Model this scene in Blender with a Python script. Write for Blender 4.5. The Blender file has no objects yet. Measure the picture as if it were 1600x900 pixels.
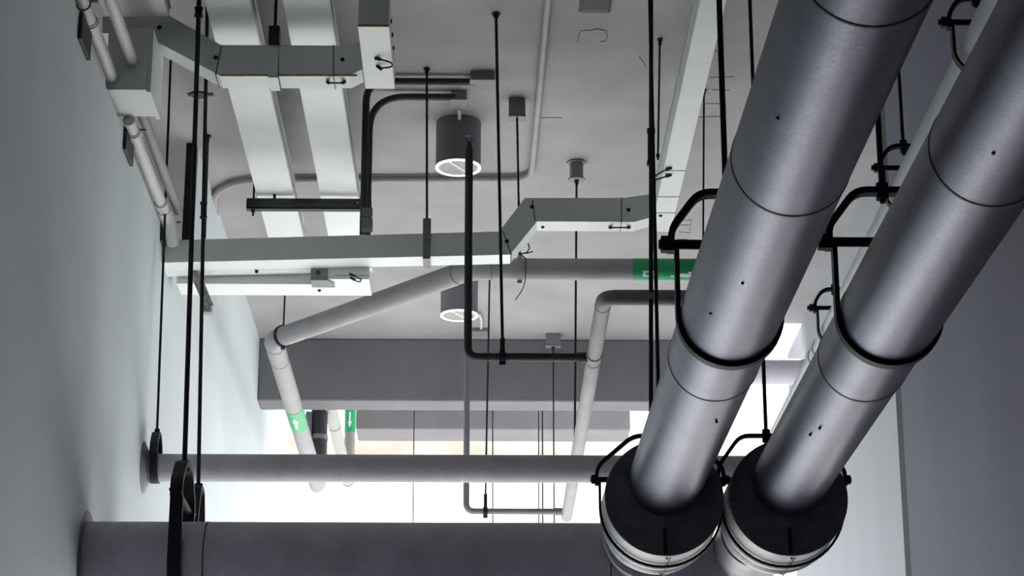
import bpy, math, random
from mathutils import Vector, Matrix
random.seed(7)
R = math.radians
sc = bpy.context.scene
col = sc.collection

# ------------------------------------------------------------------ camera
F = 3450.0; TH = R(18.4); YAW = R(0.788)
CAMZ = 1.6
cam_d = bpy.data.cameras.new('camera'); cam = bpy.data.objects.new('camera', cam_d); col.objects.link(cam)
cam_d.sensor_width = 36.0; cam_d.lens = F*36.0/1600.0
cam_d.clip_start = 0.05; cam_d.clip_end = 500
cam.location = (0, 0, CAMZ)
cam.rotation_euler = (R(90)+TH, 0, -YAW)
sc.camera = cam
RM = cam.rotation_euler.to_matrix()

# ------------------------------------------------------------------ light
sc.view_settings.view_transform = 'Standard'
sc.view_settings.look = 'None'
sc.view_settings.gamma = 1.0
sc.view_settings.use_curve_mapping = False
sc.view_settings.exposure = 0.05

w = bpy.data.worlds.new('overcast_sky'); sc.world = w; w.use_nodes = True
bg = w.node_tree.nodes['Background']
bg.inputs[0].default_value = (0.93, 0.97, 1.0, 1)
bg.inputs[1].default_value = 2.6

sun_d = bpy.data.lights.new('sun', 'SUN'); sun = bpy.data.objects.new('sun', sun_d); col.objects.link(sun)
sun_d.energy = 34.0; sun_d.angle = R(2); sun_d.color = (1.0, 0.97, 0.92)
sun.rotation_euler = (R(-52.9), 0, R(-6))      # shines from beyond the far opening, down and towards the camera
sun.location = (0, 30, 20)

# ------------------------------------------------------------------ pixel helpers
def at(px, py, Y=None, Z=None, X=None):
    d = RM @ Vector(((px-800)/F, (450-py)/F, -1.0))
    if Y is not None: t = Y/d.y
    elif Z is not None: t = Z/d.z
    else: t = X/d.x
    return Vector((d.x*t, d.y*t, d.z*t + CAMZ))
def zr(z): return z + CAMZ

# ------------------------------------------------------------------ materials
def mat(name, c, rough=0.6, metal=0.0, var=0.06, scale=6.0, bump=0.0, bscale=80.0, spec=0.5, emit=0.0, streak=None):
    m = bpy.data.materials.new(name); m.use_nodes = True
    nt = m.node_tree; b = nt.nodes['Principled BSDF']
    tc = nt.nodes.new('ShaderNodeTexCoord')
    mp = nt.nodes.new('ShaderNodeMapping'); nt.links.new(tc.outputs['Object'], mp.inputs[0])
    if streak: mp.inputs['Scale'].default_value = streak
    n = nt.nodes.new('ShaderNodeTexNoise'); n.inputs['Scale'].default_value = scale; n.inputs['Detail'].default_value = 6
    nt.links.new(mp.outputs[0], n.inputs['Vector'])
    r = nt.nodes.new('ShaderNodeValToRGB')
    r.color_ramp.elements[0].position = 0.3; r.color_ramp.elements[1].position = 0.7
    r.color_ramp.elements[0].color = tuple(max(0, x*(1-var)) for x in c)+(1,)
    r.color_ramp.elements[1].color = tuple(min(1, x*(1+var)) for x in c)+(1,)
    nt.links.new(n.outputs[0], r.inputs[0])
    # fine speckle
    n2 = nt.nodes.new('ShaderNodeTexNoise'); n2.inputs['Scale'].default_value = 130; n2.inputs['Detail'].default_value = 2
    nt.links.new(tc.outputs['Object'], n2.inputs['Vector'])
    mr = nt.nodes.new('ShaderNodeMapRange'); mr.inputs[1].default_value = .35; mr.inputs[2].default_value = .65
    mr.inputs[3].default_value = 1-var*0.9; mr.inputs[4].default_value = 1+var*0.9
    nt.links.new(n2.outputs[0], mr.inputs[0])
    mx = nt.nodes.new('ShaderNodeVectorMath'); mx.operation = 'SCALE'
    nt.links.new(r.outputs[0], mx.inputs[0]); nt.links.new(mr.outputs[0], mx.inputs[3])
    nt.links.new(mx.outputs[0], b.inputs['Base Color'])
    b.inputs['Roughness'].default_value = rough; b.inputs['Metallic'].default_value = metal
    b.inputs['Specular IOR Level'].default_value = spec
    if bump:
        bp = nt.nodes.new('ShaderNodeBump'); bp.inputs['Strength'].default_value = bump; bp.inputs['Distance'].default_value = 0.004
        n3 = nt.nodes.new('ShaderNodeTexNoise'); n3.inputs['Scale'].default_value = bscale; n3.inputs['Detail'].default_value = 4
        nt.links.new(mp.outputs[0], n3.inputs['Vector'])
        nt.links.new(n3.outputs[0], bp.inputs['Height']); nt.links.new(bp.outputs[0], b.inputs['Normal'])
    if emit:
        b.inputs['Emission Color'].default_value = c+(1,); b.inputs['Emission Strength'].default_value = emit
    return m
M = {}
M['ceiling'] = mat('grey_painted_concrete', (.335, .325, .335), .9, var=.11, scale=2.5, bump=.5, bscale=120)
M['beam'] = mat('shade_darkened_beam', (.19, .185, .20), .9, var=.09, scale=4, bump=.4)  # ceiling-like paint darkened: shade of the near face put into the colour
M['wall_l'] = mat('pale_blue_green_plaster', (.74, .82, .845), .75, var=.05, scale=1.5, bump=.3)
M['wall_r'] = mat('grey_blue_plaster', (.125, .128, .17), .8, var=.09, scale=2, bump=.3)  # darkened and blued so it dims and cools the bounced light
M['wall_far'] = mat('light_grey_plaster', (.38, .395, .425), .8, var=.05, scale=2, bump=.2, streak=(1, 1, .3))
M['floor'] = mat('dark_concrete_floor', (.035, .032, .048), .9, var=.1)  # kept very dark and purplish to cut and tint bounced light
M['dark_room'] = mat('darkened_room_paint', (.035, .032, .048), .9)  # unseen walls darkened so they bounce little light
M['dark_ground'] = mat('darkened_far_ground', (.22, .22, .225), .9, var=.1)
M['ground'] = mat('pale_pavement', (.62, .62, .60), .9, var=.05)
M['trunk'] = mat('white_enamelled_steel', (.80, .845, .83), .5, var=.04, scale=5, bump=.1)
M['jacket'] = mat('galvanised_cladding', (.098, .104, .155), .40, metal=.65, var=.16, scale=9, bump=.12, bscale=60)
M['jacket2'] = mat('bright_galvanised_collar', (.30, .30, .315), .5, metal=.5, var=.18, scale=14, bump=.35, bscale=30)
M['foam'] = mat('black_insulation_foam', (.24, .24, .27), .95, var=.2, scale=20, bump=.5, spec=.1)
M['black'] = mat('black_painted_steel', (.022, .022, .028), .6, var=.2, scale=30, bump=.3, spec=.25)
M['iron'] = mat('dark_grey_iron', (.05, .05, .055), .6, var=.2, scale=30, bump=.3, spec=.3)
M['greypipe'] = mat('grey_painted_pipe', (.30, .29, .30), .55, var=.08, scale=8, bump=.15, spec=.35)
M['header'] = mat('dark_grey_insulated_pipe', (.70, .67, .76), .75, var=.10, scale=8, bump=.25, spec=.25)
M['crosspipe'] = mat('grey_insulated_pipe', (.50, .48, .52), .7, var=.08, scale=8, bump=.2, spec=.25)
M['palepipe'] = mat('pale_plastic_pipe', (.60, .62, .62), .5, var=.06, scale=8, spec=.4)
M['creampipe'] = mat('cream_painted_pipe', (.30, .30, .28), .5, var=.06, scale=10, spec=.4)
M['steel'] = mat('zinc_plated_steel', (.55, .56, .58), .4, metal=.7, var=.1)
M['whiterim'] = mat('glossy_white_lamp_rim', (.95, .95, .93), .3, var=.01, emit=.75)
M['reflector'] = mat('lamp_reflector', (.20, .21, .20), .4, metal=0, var=.25, scale=25)
M['lampbody'] = mat('grey_lamp_housing', (.19, .185, .21), .6, var=.05)
M['green'] = mat('green_label_film', (.015, .36, .14), .5, var=.12, scale=30)
M['white'] = mat('white_lettering', (.85, .90, .87), .5, var=.04)
M['fitting'] = mat('grey_steel_fitting', (.22, .22, .235), .6, var=.1)
M['stained'] = mat('rust_stained_concrete', (.80, .74, .64), .9, var=.05, scale=3)
M['stripdark'] = mat('plain_dark_strip', (.045, .045, .055), .9)
M['rust'] = mat('rust_edge', (.45, .27, .08), .9, var=.4, scale=60)
M['scribble'] = mat('pencil_scribble', (.06, .06, .08), .9)
M['wood'] = mat('weathered_bracket', (.34, .32, .30), .9, var=.4, scale=40, bump=.5)
# stained concrete: patches of brown
nt = M['stained'].node_tree; b = nt.nodes['Principled BSDF']
tc = nt.nodes.new('ShaderNodeTexCoord'); n = nt.nodes.new('ShaderNodeTexNoise'); n.inputs['Scale'].default_value = 2.2; n.inputs['Detail'].default_value = 8
nt.links.new(tc.outputs['Object'], n.inputs['Vector'])
r = nt.nodes.new('ShaderNodeValToRGB'); r.color_ramp.elements[0].position = .42; r.color_ramp.elements[1].position = .56
r.color_ramp.elements[0].color = (.46, .42, .35, 1); r.color_ramp.elements[1].color = (.62, .60, .56, 1)
nt.links.new(n.outputs[0], r.inputs[0]); nt.links.new(r.outputs[0], b.inputs['Base Color'])

# ------------------------------------------------------------------ mesh builder
class MB:
    def __init__(s): s.v = []; s.f = []; s.sm = []
    def add(s, vs, fs, smooth=False):
        o = len(s.v); s.v += [Vector(x) for x in vs]
        for f in fs: s.f.append([i+o for i in f]); s.sm.append(smooth)
        return s
    def box(s, x0, x1, y0, y1, z0, z1):
        x0, x1 = sorted((x0, x1)); y0, y1 = sorted((y0, y1)); z0, z1 = sorted((z0, z1))
        v = [(x, y, z) for z in (z0, z1) for y in (y0, y1) for x in (x0, x1)]
        return s.add(v, [(0, 2, 3, 1), (4, 5, 7, 6), (0, 1, 5, 4), (2, 6, 7, 3), (0, 4, 6, 2), (1, 3, 7, 5)])
    def prism(s, poly, dv):
        # poly: list of 3D points (planar), dv: extrusion vector
        n = len(poly); dv = Vector(dv); poly = [Vector(p) for p in poly]
        nr = Vector((0, 0, 0))
        for i in range(n): nr += poly[i].cross(poly[(i+1) % n])
        if nr.dot(dv) > 0: poly = poly[::-1]
        v = poly + [p+dv for p in poly]
        fs = [tuple(range(n)), tuple(range(2*n-1, n-1, -1))]
        for i in range(n):
            j = (i+1) % n; fs.append((j, i, n+i, n+j))
        return s.add(v, fs)
    def obox(s, c, ax, ay, az, hx, hy, hz):
        c = Vector(c); ax = Vector(ax).normalized()*hx; ay = Vector(ay).normalized()*hy; az = Vector(az).normalized()*hz
        v = [c+ax*i+ay*j+az*k for k in (-1, 1) for j in (-1, 1) for i in (-1, 1)]
        fs = [(0, 2, 3, 1), (4, 5, 7, 6), (0, 1, 5, 4), (2, 6, 7, 3), (0, 4, 6, 2), (1, 3, 7, 5)]
        if ax.cross(ay).dot(az) < 0: fs = [f[::-1] for f in fs]
        return s.add(v, fs)
    def rings(s, rs, caps=True, closed=False):
        n = len(rs[0]); v = [p for r_ in rs for p in r_]; fs = []
        m = len(rs)
        for i in range(m if closed else m-1):
            a = i*n; b_ = ((i+1) % m)*n
            for k in range(n):
                l = (k+1) % n; fs.append((a+k, a+l, b_+l, b_+k))
        s.add(v, fs, True)
        if caps and not closed:
            o = len(s.v)-len(v)
            s.f.append([o+k for k in range(n)][::-1]); s.sm.append(False)
            s.f.append([o+(m-1)*n+k for k in range(n)]); s.sm.append(False)
        return s
    def tube(s, pts, r, n=16, closed=False, caps=True):
        pts = [Vector(p) for p in pts]; m = len(pts)
        rr = r if isinstance(r, (list, tuple)) else [r]*m
        def tan(i):
            if closed: return (pts[(i+1) % m]-pts[(i-1) % m]).normalized()
            if i == 0: return (pts[1]-pts[0]).normalized()
            if i == m-1: return (pts[-1]-pts[-2]).normalized()
            return ((pts[i+1]-pts[i]).normalized()+(pts[i]-pts[i-1]).normalized()).normalized()
        t = tan(0); up = Vector((0, 0, 1)) if abs(t.z) < .9 else Vector((1, 0, 0))
        u = t.cross(up).normalized(); rs = []
        for i in range(m):
            t2 = tan(i)
            u = (u - t2*u.dot(t2)).normalized(); w_ = t2.cross(u)
            rs.append([pts[i]+u*math.cos(2*math.pi*k/n)*rr[i]+w_*math.sin(2*math.pi*k/n)*rr[i] for k in range(n)])
        return s.rings(rs, caps, closed)
    def lathe(s, base, axis, prof, n=48, caps=True):
        # prof: list of (distance along axis, radius); sharp rings are duplicated by the caller
        base = Vector(base); axis = Vector(axis).normalized()
        up = Vector((0, 0, 1)) if abs(axis.z) < .9 else Vector((1, 0, 0))
        u = axis.cross(up).normalized(); w_ = axis.cross(u)
        rs = [[base+axis*d+u*math.cos(2*math.pi*k/n)*r_+w_*math.sin(2*math.pi*k/n)*r_ for k in range(n)] for d, r_ in prof]
        return s.rings(rs, caps)

def fillet(pts, rad, n=6):
    pts = [Vector(p) for p in pts]; out = [pts[0]]
    for i in range(1, len(pts)-1):
        a = (pts[i-1]-pts[i]); b_ = (pts[i+1]-pts[i]); r_ = min(rad, a.length*.49, b_.length*.49)
        a.normalize(); b_.normalize(); p0 = pts[i]+a*r_; p1 = pts[i]+b_*r_
        for k in range(n+1):
            t = k/n; out.append(p0*(1-t)**2+pts[i]*2*t*(1-t)+p1*t*t)
    out.append(pts[-1]); return out

WLOC = {}
PIECES = {'seam_band', 'rivet', 'wire_lug', 'cover_seam', 'screw', 'joint_ring', 'tee_saddle', 'nut', 'bolt', 'label_lettering'}
def split(mb):
    par = list(range(len(mb.v)))
    def fd(i):
        while par[i] != i: par[i] = par[par[i]]; i = par[i]
        return i
    for f in mb.f:
        for k in f[1:]: par[fd(k)] = fd(f[0])
    out = {}
    for f, s_ in zip(mb.f, mb.sm): out.setdefault(fd(f[0]), []).append((f, s_))
    res = []
    for fs in out.values():
        n = MB(); idx = {}
        for f, s_ in fs:
            for i in f:
                if i not in idx: idx[i] = len(n.v); n.v.append(mb.v[i])
            n.f.append([idx[i] for i in f]); n.sm.append(s_)
        res.append(n)
    return res
def obj(name, mb, m, parent=None, bevel=0.0):
    if name in PIECES and parent is not None:
        for q in split(mb): o = obj1(name, q, m, parent, bevel)
        return o
    return obj1(name, mb, m, parent, bevel)
def obj1(name, mb, m, parent=None, bevel=0.0):
    if parent is not None: org = WLOC[parent.name]
    else:
        xs = [v.x for v in mb.v]; ys = [v.y for v in mb.v]; zs = [v.z for v in mb.v]
        org = Vector(((min(xs)+max(xs))/2, (min(ys)+max(ys))/2, min(zs)))
    me = bpy.data.meshes.new(name)
    me.from_pydata([tuple(v-org) for v in mb.v], [], mb.f)
    me.polygons.foreach_set('use_smooth', mb.sm)
    me.materials.append(m if not isinstance(m, str) else M[m]); me.update()
    if any(mb.sm): me.set_sharp_from_angle(angle=R(32))
    o = bpy.data.objects.new(name, me); col.objects.link(o)
    if parent is not None: o.parent = parent
    else: o.location = org
    WLOC[o.name] = org
    if bevel:
        bv = o.modifiers.new('edge', 'BEVEL'); bv.width = bevel; bv.segments = 2; bv.limit_method = 'ANGLE'
    return o
def thing(name, loc, label, cat, group=None):
    o = bpy.data.objects.new(name, None); col.objects.link(o); o.location = loc; o.empty_display_size = .05
    WLOC[o.name] = Vector(loc); tag(o, label, cat, group); return o
def tag(o, label, cat, group=None):
    o['label'] = label; o['category'] = cat
    if group: o['group'] = group
    return o
def struct(name, mb, m, parent=None, bevel=0):
    o = obj(name, mb, m, parent, bevel); o['kind'] = 'structure'; return o

# ------------------------------------------------------------------ setting
CE = 4.1            # ceiling above the eye
ZC = zr(CE); WL = -1.41; WR = 1.85; WRF = 1.97; WT = zr(3.31)
YJ = at(1413, 700, X=WR).y     # near right wall ends here
# floor inside, ground outside; unseen tones placed to steer bounced light
struct('floor', MB().box(-4.6, 4, -3.2, 9.0, -.15, 0), 'floor')
struct('light_cut_strip', MB().box(.40, 3.0, 9.0, 14.0, -.15, 0), 'floor')  # unseen dark patch added to move the clad pipes' highlight left
struct('ground', MB().box(-60, 60, 9.0, 14.0, -.2, -.01), 'ground')
struct('ground_far', MB().box(-60, 60, 14.0, 120, -.2, -.01), 'dark_ground')  # unseen; darkened to send less bounce light up to the far pipes
# ceiling slab: main part and a narrower far part (open sky on the right beyond it)
c = MB()
c.box(-4.6, 3.2, -3.2, 13.0, ZC, ZC+.3); c.box(-4.6, 1.60, 13.0, 13.5, ZC, ZC+.3); c.box(-4.6, 1.60, 13.5, 17.6, ZC+.8, ZC+1.1); c.box(-4.6, 1.60, 13.45, 13.5, ZC+.3, ZC+1.1)  # raised far slab is unseen, lengthened to keep sun off the far pipe
struct('ceiling', c, 'ceiling')
# left wall: lower part with open top, then full height
wl = MB()
wl.box(WL-.14, WL, -3.2, 10.15, 0, WT); wl.box(WL-.05, WL, 10.15, 13.5, 0, ZC); wl.box(WL-.14, WL, 13.5, 14.5, 0, ZC+.8)
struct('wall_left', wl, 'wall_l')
struct('wall_left_room', MB().box(-4.6, -4.5, -3.2, 14.5, 0, ZC), 'dark_room')
struct('wall_left_room_end', MB().box(-4.6, WL-.14, 14.4, 14.5, 3.2, ZC), 'dark_room')  # unseen; left open below to let light onto the side room's ceiling
struct('wall_back', MB().box(-4.6, 3.2, -3.3, -3.2, 0, ZC+.3), 'dark_room')
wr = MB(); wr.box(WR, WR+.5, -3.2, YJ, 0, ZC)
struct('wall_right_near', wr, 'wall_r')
yf = at(1229, 520, X=WRF).y
wf = MB(); wf.box(WRF, WRF+.2, YJ+.15, yf, 3.0, ZC); wf.box(WRF, WRF+.2, YJ+.15, YJ+.4, 0, 3.0); wf.box(WRF, WRF+.2, yf-.3, yf, 0, 3.0)  # unseen lower opening added to light the left wall
struct('wall_right_far', wf, 'wall_far')
struct('wall_strip_1', MB().box(WR+.004, WR+.3, YJ, YJ+.15, 0, ZC), 'stripdark')  # plain dark vertical strip between near and far right wall
# dark upright strip at the start of the full height wall
p0 = at(288, 300, Y=10.1); p1 = at(300.5, 300, Y=10.1)
# beams at the far end
def soffit_z(py, Y): return at(750, py, Y=Y).z
zb = soffit_z(627, 13.35)
xr1 = at(1150, 600, Y=13.35).x
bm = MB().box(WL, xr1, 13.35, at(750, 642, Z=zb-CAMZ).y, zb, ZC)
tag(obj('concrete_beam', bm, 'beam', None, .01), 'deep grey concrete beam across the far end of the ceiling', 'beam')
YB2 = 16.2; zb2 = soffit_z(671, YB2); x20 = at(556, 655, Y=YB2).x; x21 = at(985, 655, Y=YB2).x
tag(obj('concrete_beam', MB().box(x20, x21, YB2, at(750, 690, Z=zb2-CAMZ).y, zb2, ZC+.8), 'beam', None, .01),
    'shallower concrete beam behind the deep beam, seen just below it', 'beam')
YFA = 18.4; fz0 = soffit_z(714, YFA); fz1 = soffit_z(684, YFA); fx0 = at(380, 700, Y=YFA).x
fm = MB(); fm.box(fx0, at(1060, 700, Y=YFA).x, YFA, YFA+.25, fz0, fz1); fm.box(fx0-.4, fx0, YFA, YFA+.25, 0, fz1)
tag(obj('stained_fascia', fm, 'stained', None, .01),
    'pale rust-stained concrete fascia outside, beyond both beams', 'fascia')
# thin plaster joint on the deep beam's top
# ------------------------------------------------------------------ hangers
def nut(mb, c, r, h, axis=(0, 0, 1)):
    c = Vector(c); axis = Vector(axis).normalized()
    return mb.lathe(c-axis*h/2, axis, [(0, r), (h, r)], 6)
def strap_path(c, u, v, R_, hb):
    pts = [c-u*R_+v*hb]
    for k in range(0, 25):
        a = math.pi+math.pi*k/24; pts.append(c+u*R_*math.cos(a)+v*R_*math.sin(a))
    pts.append(c+u*R_+v*hb); return pts
def ribbon(mb, pts, side, width, thick, vin=None):
    # flat bar: width along side, thickness in the plane of the path
    pts = [Vector(p) for p in pts]; side = Vector(side).normalized(); rs = []
    for i, p in enumerate(pts):
        a = pts[max(i-1, 0)]; b_ = pts[min(i+1, len(pts)-1)]; t = (b_-a).normalized(); nn = t.cross(side).normalized()
        rs.append([p+side*width/2+nn*thick/2, p-side*width/2+nn*thick/2, p-side*width/2-nn*thick/2, p+side*width/2-nn*thick/2])
    o = len(mb.v); mb.rings(rs)
    for i in range(len(mb.sm)-1, -1, -1):
        if min(mb.f[i]) >= o: mb.sm[i] = False
        else: break
    return mb
def clevis(c, Rr, hb, ht, label, rod_to, plane='x', wd=.03, th=.007, rod_r=.006, tw=.3, group=None, nuts=(), couplings=(), boltout=.03, dx=0.0):
    """c centre of the ring; plane 'x': ring lies in the XZ plane (pipe along Y), 'y': in the YZ plane (pipe along X)"""
    c = Vector(c); u = Vector((1, 0, 0)) if plane == 'x' else Vector((0, 1, 0)); side = Vector((0, 1, 0)) if plane == 'x' else Vector((1, 0, 0))
    v = Vector((0, 0, 1)); top = c+v*ht+u*dx; rod_to = Vector(rod_to)
    t = thing('pipe_hanger', rod_to, label, 'hanger', group)
    mb = MB(); ribbon(mb, strap_path(c, u, v, Rr+th*.6, hb), side, wd, th); obj('strap', mb, 'black', t)
    R2 = Rr+th*1.8
    yp = [c-u*R2+v*(hb-.02), c-u*R2+v*(hb+(ht-hb)*.28), c-u*(R2*tw*1.3-dx)+v*ht, c+u*(R2*tw*1.3+dx)+v*ht, c+u*R2+v*(hb+(ht-hb)*.28), c+u*R2+v*(hb-.02)]
    mb = MB(); ribbon(mb, fillet(yp, .03, 4), side, wd*.95, th*1.5); obj('yoke', mb, 'black', t)
    mb = MB(); mb.tube([c-u*(R2+boltout)+v*hb, c+u*(R2+boltout)+v*hb], th*1.1, 10)
    for s_ in (-1, 1): nut(mb, c+u*s_*(R2+boltout*.45)+v*hb, th*2.0, th*2.0, u)
    obj('cross_bolt', mb, 'black', t)
    mb = MB(); d = (rod_to-top); mb.tube([top-v*.03, rod_to], rod_r, 10); obj('rod', mb, 'black', t)
    mb = MB(); nut(mb, top+v*.012, rod_r*2.2, .018); nut(mb, top-v*.014, rod_r*2.2, .014); obj('nut', mb, 'black', t)
    for q, ln in couplings:
        p = top+d*q; mb = MB(); dd = d.normalized()
        mb.lathe(p-dd*ln/2, dd, [(0, rod_r*1.2), (0, rod_r*1.9), (ln*.12, rod_r*1.9), (ln*.12, rod_r*1.5), (ln*.88, rod_r*1.5), (ln*.88, rod_r*1.9), (ln, rod_r*1.9), (ln, rod_r*1.2)], 12)
        obj('coupling', mb, 'black', t)
    return t
def rod_clamp(ptop, pbot, pc, pr, axis, label, rod_r=.004, group=None, wd=.02, plate=True, cm='black'):
    """drop rod with a split clamp round a small pipe: pc pipe centre, pr pipe radius, axis pipe direction"""
    ptop = Vector(ptop); pbot = Vector(pbot); pc = Vector(pc); axis = Vector(axis).normalized()
    t = thing('drop_rod', ptop, label, 'hanger', group)
    mb = MB(); mb.tube([ptop, pbot], rod_r, 8); obj('rod', mb, 'black', t)
    mb = MB(); mb.lathe(pc-axis*wd/2, axis, [(0, pr), (0, pr+.006), (wd, pr+.006), (wd, pr)], 20, caps=False)
    u = axis.cross(Vector((0, 0, 1))).normalized()
    mb.obox((pc+pbot)/2+Vector((0, 0, pr*.5)), axis, u, (0, 0, 1), wd*.38, .007, max(.01, (pbot.z-pc.z)/2-pr*.3))
    mb.obox(pc-Vector((0, 0, pr+.011)), axis, u, (0, 0, 1), wd*.5, .008, .007)
    obj('clamp', mb, cm, t)
    if plate:
        mb = MB(); mb.lathe(ptop, (0, 0, -1), [(0, rod_r*3), (.006, rod_r*3), (.006, rod_r*2), (.022, rod_r*1.8)], 12); obj('anchor', mb, 'black', t)
    return t

# ------------------------------------------------------------------ the two big clad pipes
def clad_pipe(cx_px, label, lab_col, taper):
    a = at(cx_px, 495, Z=1.62); X = a.x; Z = a.z; Yc = a.y
    return X, Z, Yc
ZP = 1.62
ZPa = zr(ZP)
def axis_line(p, q): return (lambda Y: p.x+(q.x-p.x)*(Y-p.y)/(q.y-p.y))
AX1 = axis_line(at(1334, 0, Z=ZP), at(1060, 700, Z=ZP)); AX2 = axis_line(at(1536, 250, Z=ZP), at(1240, 740, Z=ZP))
X1 = AX1(7.4); X2 = AX2(7.4)
def bottomY(py, r):                      # depth where the underside of the pipe shows at pixel row py
    return at(750, py, Z=ZP-r).y
def pipe_run(X, joints, tail_end, label):
    """joints: pixel rows where the seams show on the underside"""
    t = thing('insulated_pipe', (X(6.75), 6.75, ZPa), label, 'pipe')
    ys = [1.2]+[bottomY(j, .118) for j in joints]+[tail_end]
    rad = [.1195]*(len(joints)-1)+[.1175, .1155]; AX = X; X = AX(6.75)
    def base_at(Y): return (AX(Y), Y, ZPa)
    dirv = Vector((AX(2)-AX(1), 1, 0))
    for i in range(len(ys)-1):
        mb = MB(); r_ = rad[i]; L = ys[i+1]-ys[i]
        prof = [(0, r_*.97), (.0, r_), (L-.001, r_), (L, r_-.003)] if i == 0 else [(0, r_-.003), (.001, r_), (L-.001, r_), (L, r_-.003)]
        mb.lathe(base_at(ys[i]), dirv, prof, 96)
        obj('cladding_section', mb, 'jacket', t)
        if i:
            mb = MB(); r2 = rad[i-1]
            mb.lathe(base_at(ys[i]-.004), dirv, [(0, r2-.003), (0, r2+.0012), (.006, r2+.0012), (.006, rad[i]-.003)], 96, caps=False)
            obj('seam_band', mb, 'iron', t)
    return t
pa = pipe_run(AX1, [38, 335, 575, 626], 7.76, 'wide grey metal-clad pipe, the left of the two, running away under the ceiling')
pb = pipe_run(AX2, [-240, 318, 568, 626], 7.90, 'wide grey metal-clad pipe, the right of the two, next to the right wall')
# screw heads and lengthwise lap on the cladding
for (AX, t, spots) in ((AX1, pa, [(1215, 185), (1110, 490), (1160, 443), (1120, 660), (1020, 590)]), (AX2, pb, [(1415, 250), (1280, 670), (1265, 680), (1552, 240)])):
    mb = MB()
    for px, py in spots:
        # solve roughly: where the view ray meets the cylinder
        d = RM @ Vector(((px-800)/F, (450-py)/F, -1.0)); o = Vector((0, 0, CAMZ)); X = AX(bottomY(py, .1))
        A = d.x**2+d.z**2; B = 2*((o.x-X)*d.x+(o.z-ZPa)*d.z); C_ = (o.x-X)**2+(o.z-ZPa)**2-.1205**2
        D = B*B-4*A*C_
        if D > 0:
            tt = (-B-math.sqrt(D))/(2*A); p = o+d*tt; nrm = Vector((p.x-X, 0, p.z-ZPa)).normalized()
            mb.lathe(p-nrm*.006, nrm, [(0, .0035), (.008, .0035)], 8)
    if mb.v: obj('screw', mb, 'iron', t)

def collar(cx, cy, X_hint, label, Yf, straight):
    c = at(cx, cy, Y=Yf); RC = .187
    t = thing('insulation_collar', c, label, 'pipe collar')
    mb = MB(); mb.lathe((c.x, Yf, c.z), (0, 1, 0), [(0, RC-.004), (.02, RC-.004)], 96); obj('foam_face', mb, 'foam', t)
    # vertical split line of the foam below the pipe
    mb = MB(); mb.box(c.x-.006, c.x+.006, Yf-.0025, Yf+.01, c.z-RC+.006, c.z-RC+.09); obj('foam_joint', mb, 'black', t)
    mb = MB(); L = .40
    prof = [(0.0, RC-.006), (0.0, RC), (.012, RC+.001), (.11, RC), (.13, RC-.008), (.15, RC-.002), (.22, RC+.002), (.25, RC-.006), (.27, RC+.002), (.33, RC-.006), (.355, RC-.020), (L, RC-.03), (L+.03, .128)]
    mb.lathe((c.x, Yf-.001, c.z), (0, 1, 0), prof, 96, caps=False); obj('metal_jacket', mb, 'jacket2', t)
    # lap seam with rivets on the underside
    mb = MB(); a0 = R(-86)
    for dy in (.03, .28):
        for da in (-2,):
            a = a0+R(da); p = Vector((c.x+math.cos(a)*RC, Yf+dy, c.z+math.sin(a)*RC)); nrm = Vector((math.cos(a), 0, math.sin(a)))
            mb.lathe(p-nrm*.004, nrm, [(0, .005), (.008, .004)], 8)
    obj('rivet', mb, 'iron', t)
    mb = MB(); a = a0+R(1)
    for k in range(6):
        y0 = Yf+.02+k*.05; p = Vector((c.x+math.cos(a)*(RC+.0012), y0, c.z+math.sin(a)*(RC+.0012)))
        mb.obox(p+Vector((0, .025, 0)), (0, 1, 0), (1, 0, 0), (0, 0, 1), .025, .0015, .002)
    obj('lap_seam', mb, 'iron', t)
    return c
YF = 6.78
for (AX, t) in ((AX1, pa), (AX2, pb)):
    y0 = YF+.36; mb = MB()
    mb.lathe((AX(y0)-.012, y0, ZPa-.012), (-.012, 1, -.02), [(0, .126), (.30, .126), (.302, .131), (.32, .131), (.322, .126), (.62, .126)], 72, caps=False)
    obj('elbow_section', mb, 'jacket2', t)
ca = collar(1038, 777, X1, 'thick metal-jacketed collar with black foam face on the left clad pipe', YF, 0)
cb = collar(1232, 777, X2, 'thick metal-jacketed collar with black foam face on the right clad pipe', YF, 0)

# ------------------------------------------------------------------ dark header pipe at the bottom
YH = 7.80; RH = .155
hc = at(500, 884, Y=YH)
t = thing('header_pipe', (WL, YH, hc.z), 'thick dark pipe crossing the whole bottom of the view out of the left wall', 'pipe')
xt = at(1010, 880, Y=YH).x
mb = MB(); mb.lathe((WL-.05, YH, hc.z), (1, 0, 0), [(0, RH), (xt-WL+.02, RH), (xt-WL+.14, RH-.0), (xt-WL+.20, .105), (X2-WL+.05, .105)], 96); obj('pipe_body', mb, 'header', t)
mb = MB(); xs = at(319, 860, Y=YH-.1).x
for x in (xs, at(950, 880, Y=YH).x): mb.lathe((x, YH, hc.z), (1, 0, 0), [(0, RH-.002), (0, RH+.0015), (.004, RH+.0015), (.004, RH-.002)], 96, caps=False)
obj('seam_band', mb, 'iron', t)
mb = MB(); mb.lathe((WL-.01, YH, hc.z), (1, 0, 0), [(0, RH+.045), (.008, RH+.045), (.012, RH+.035), (.014, RH+.002)], 64); obj('wall_flange', mb, 'fitting', t)
# saddle rings where the clad pipe tees in
mb = MB()
for k, rr in enumerate((.135, .143, .15)):
    mb.lathe((X1, 7.42+k*.05, ZPa-.01*k), (0, 1, 0), [(0, .12), (0, rr), (.012, rr), (.012, .12)], 64, caps=False)
obj('tee_saddle', mb, 'header', t)

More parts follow.
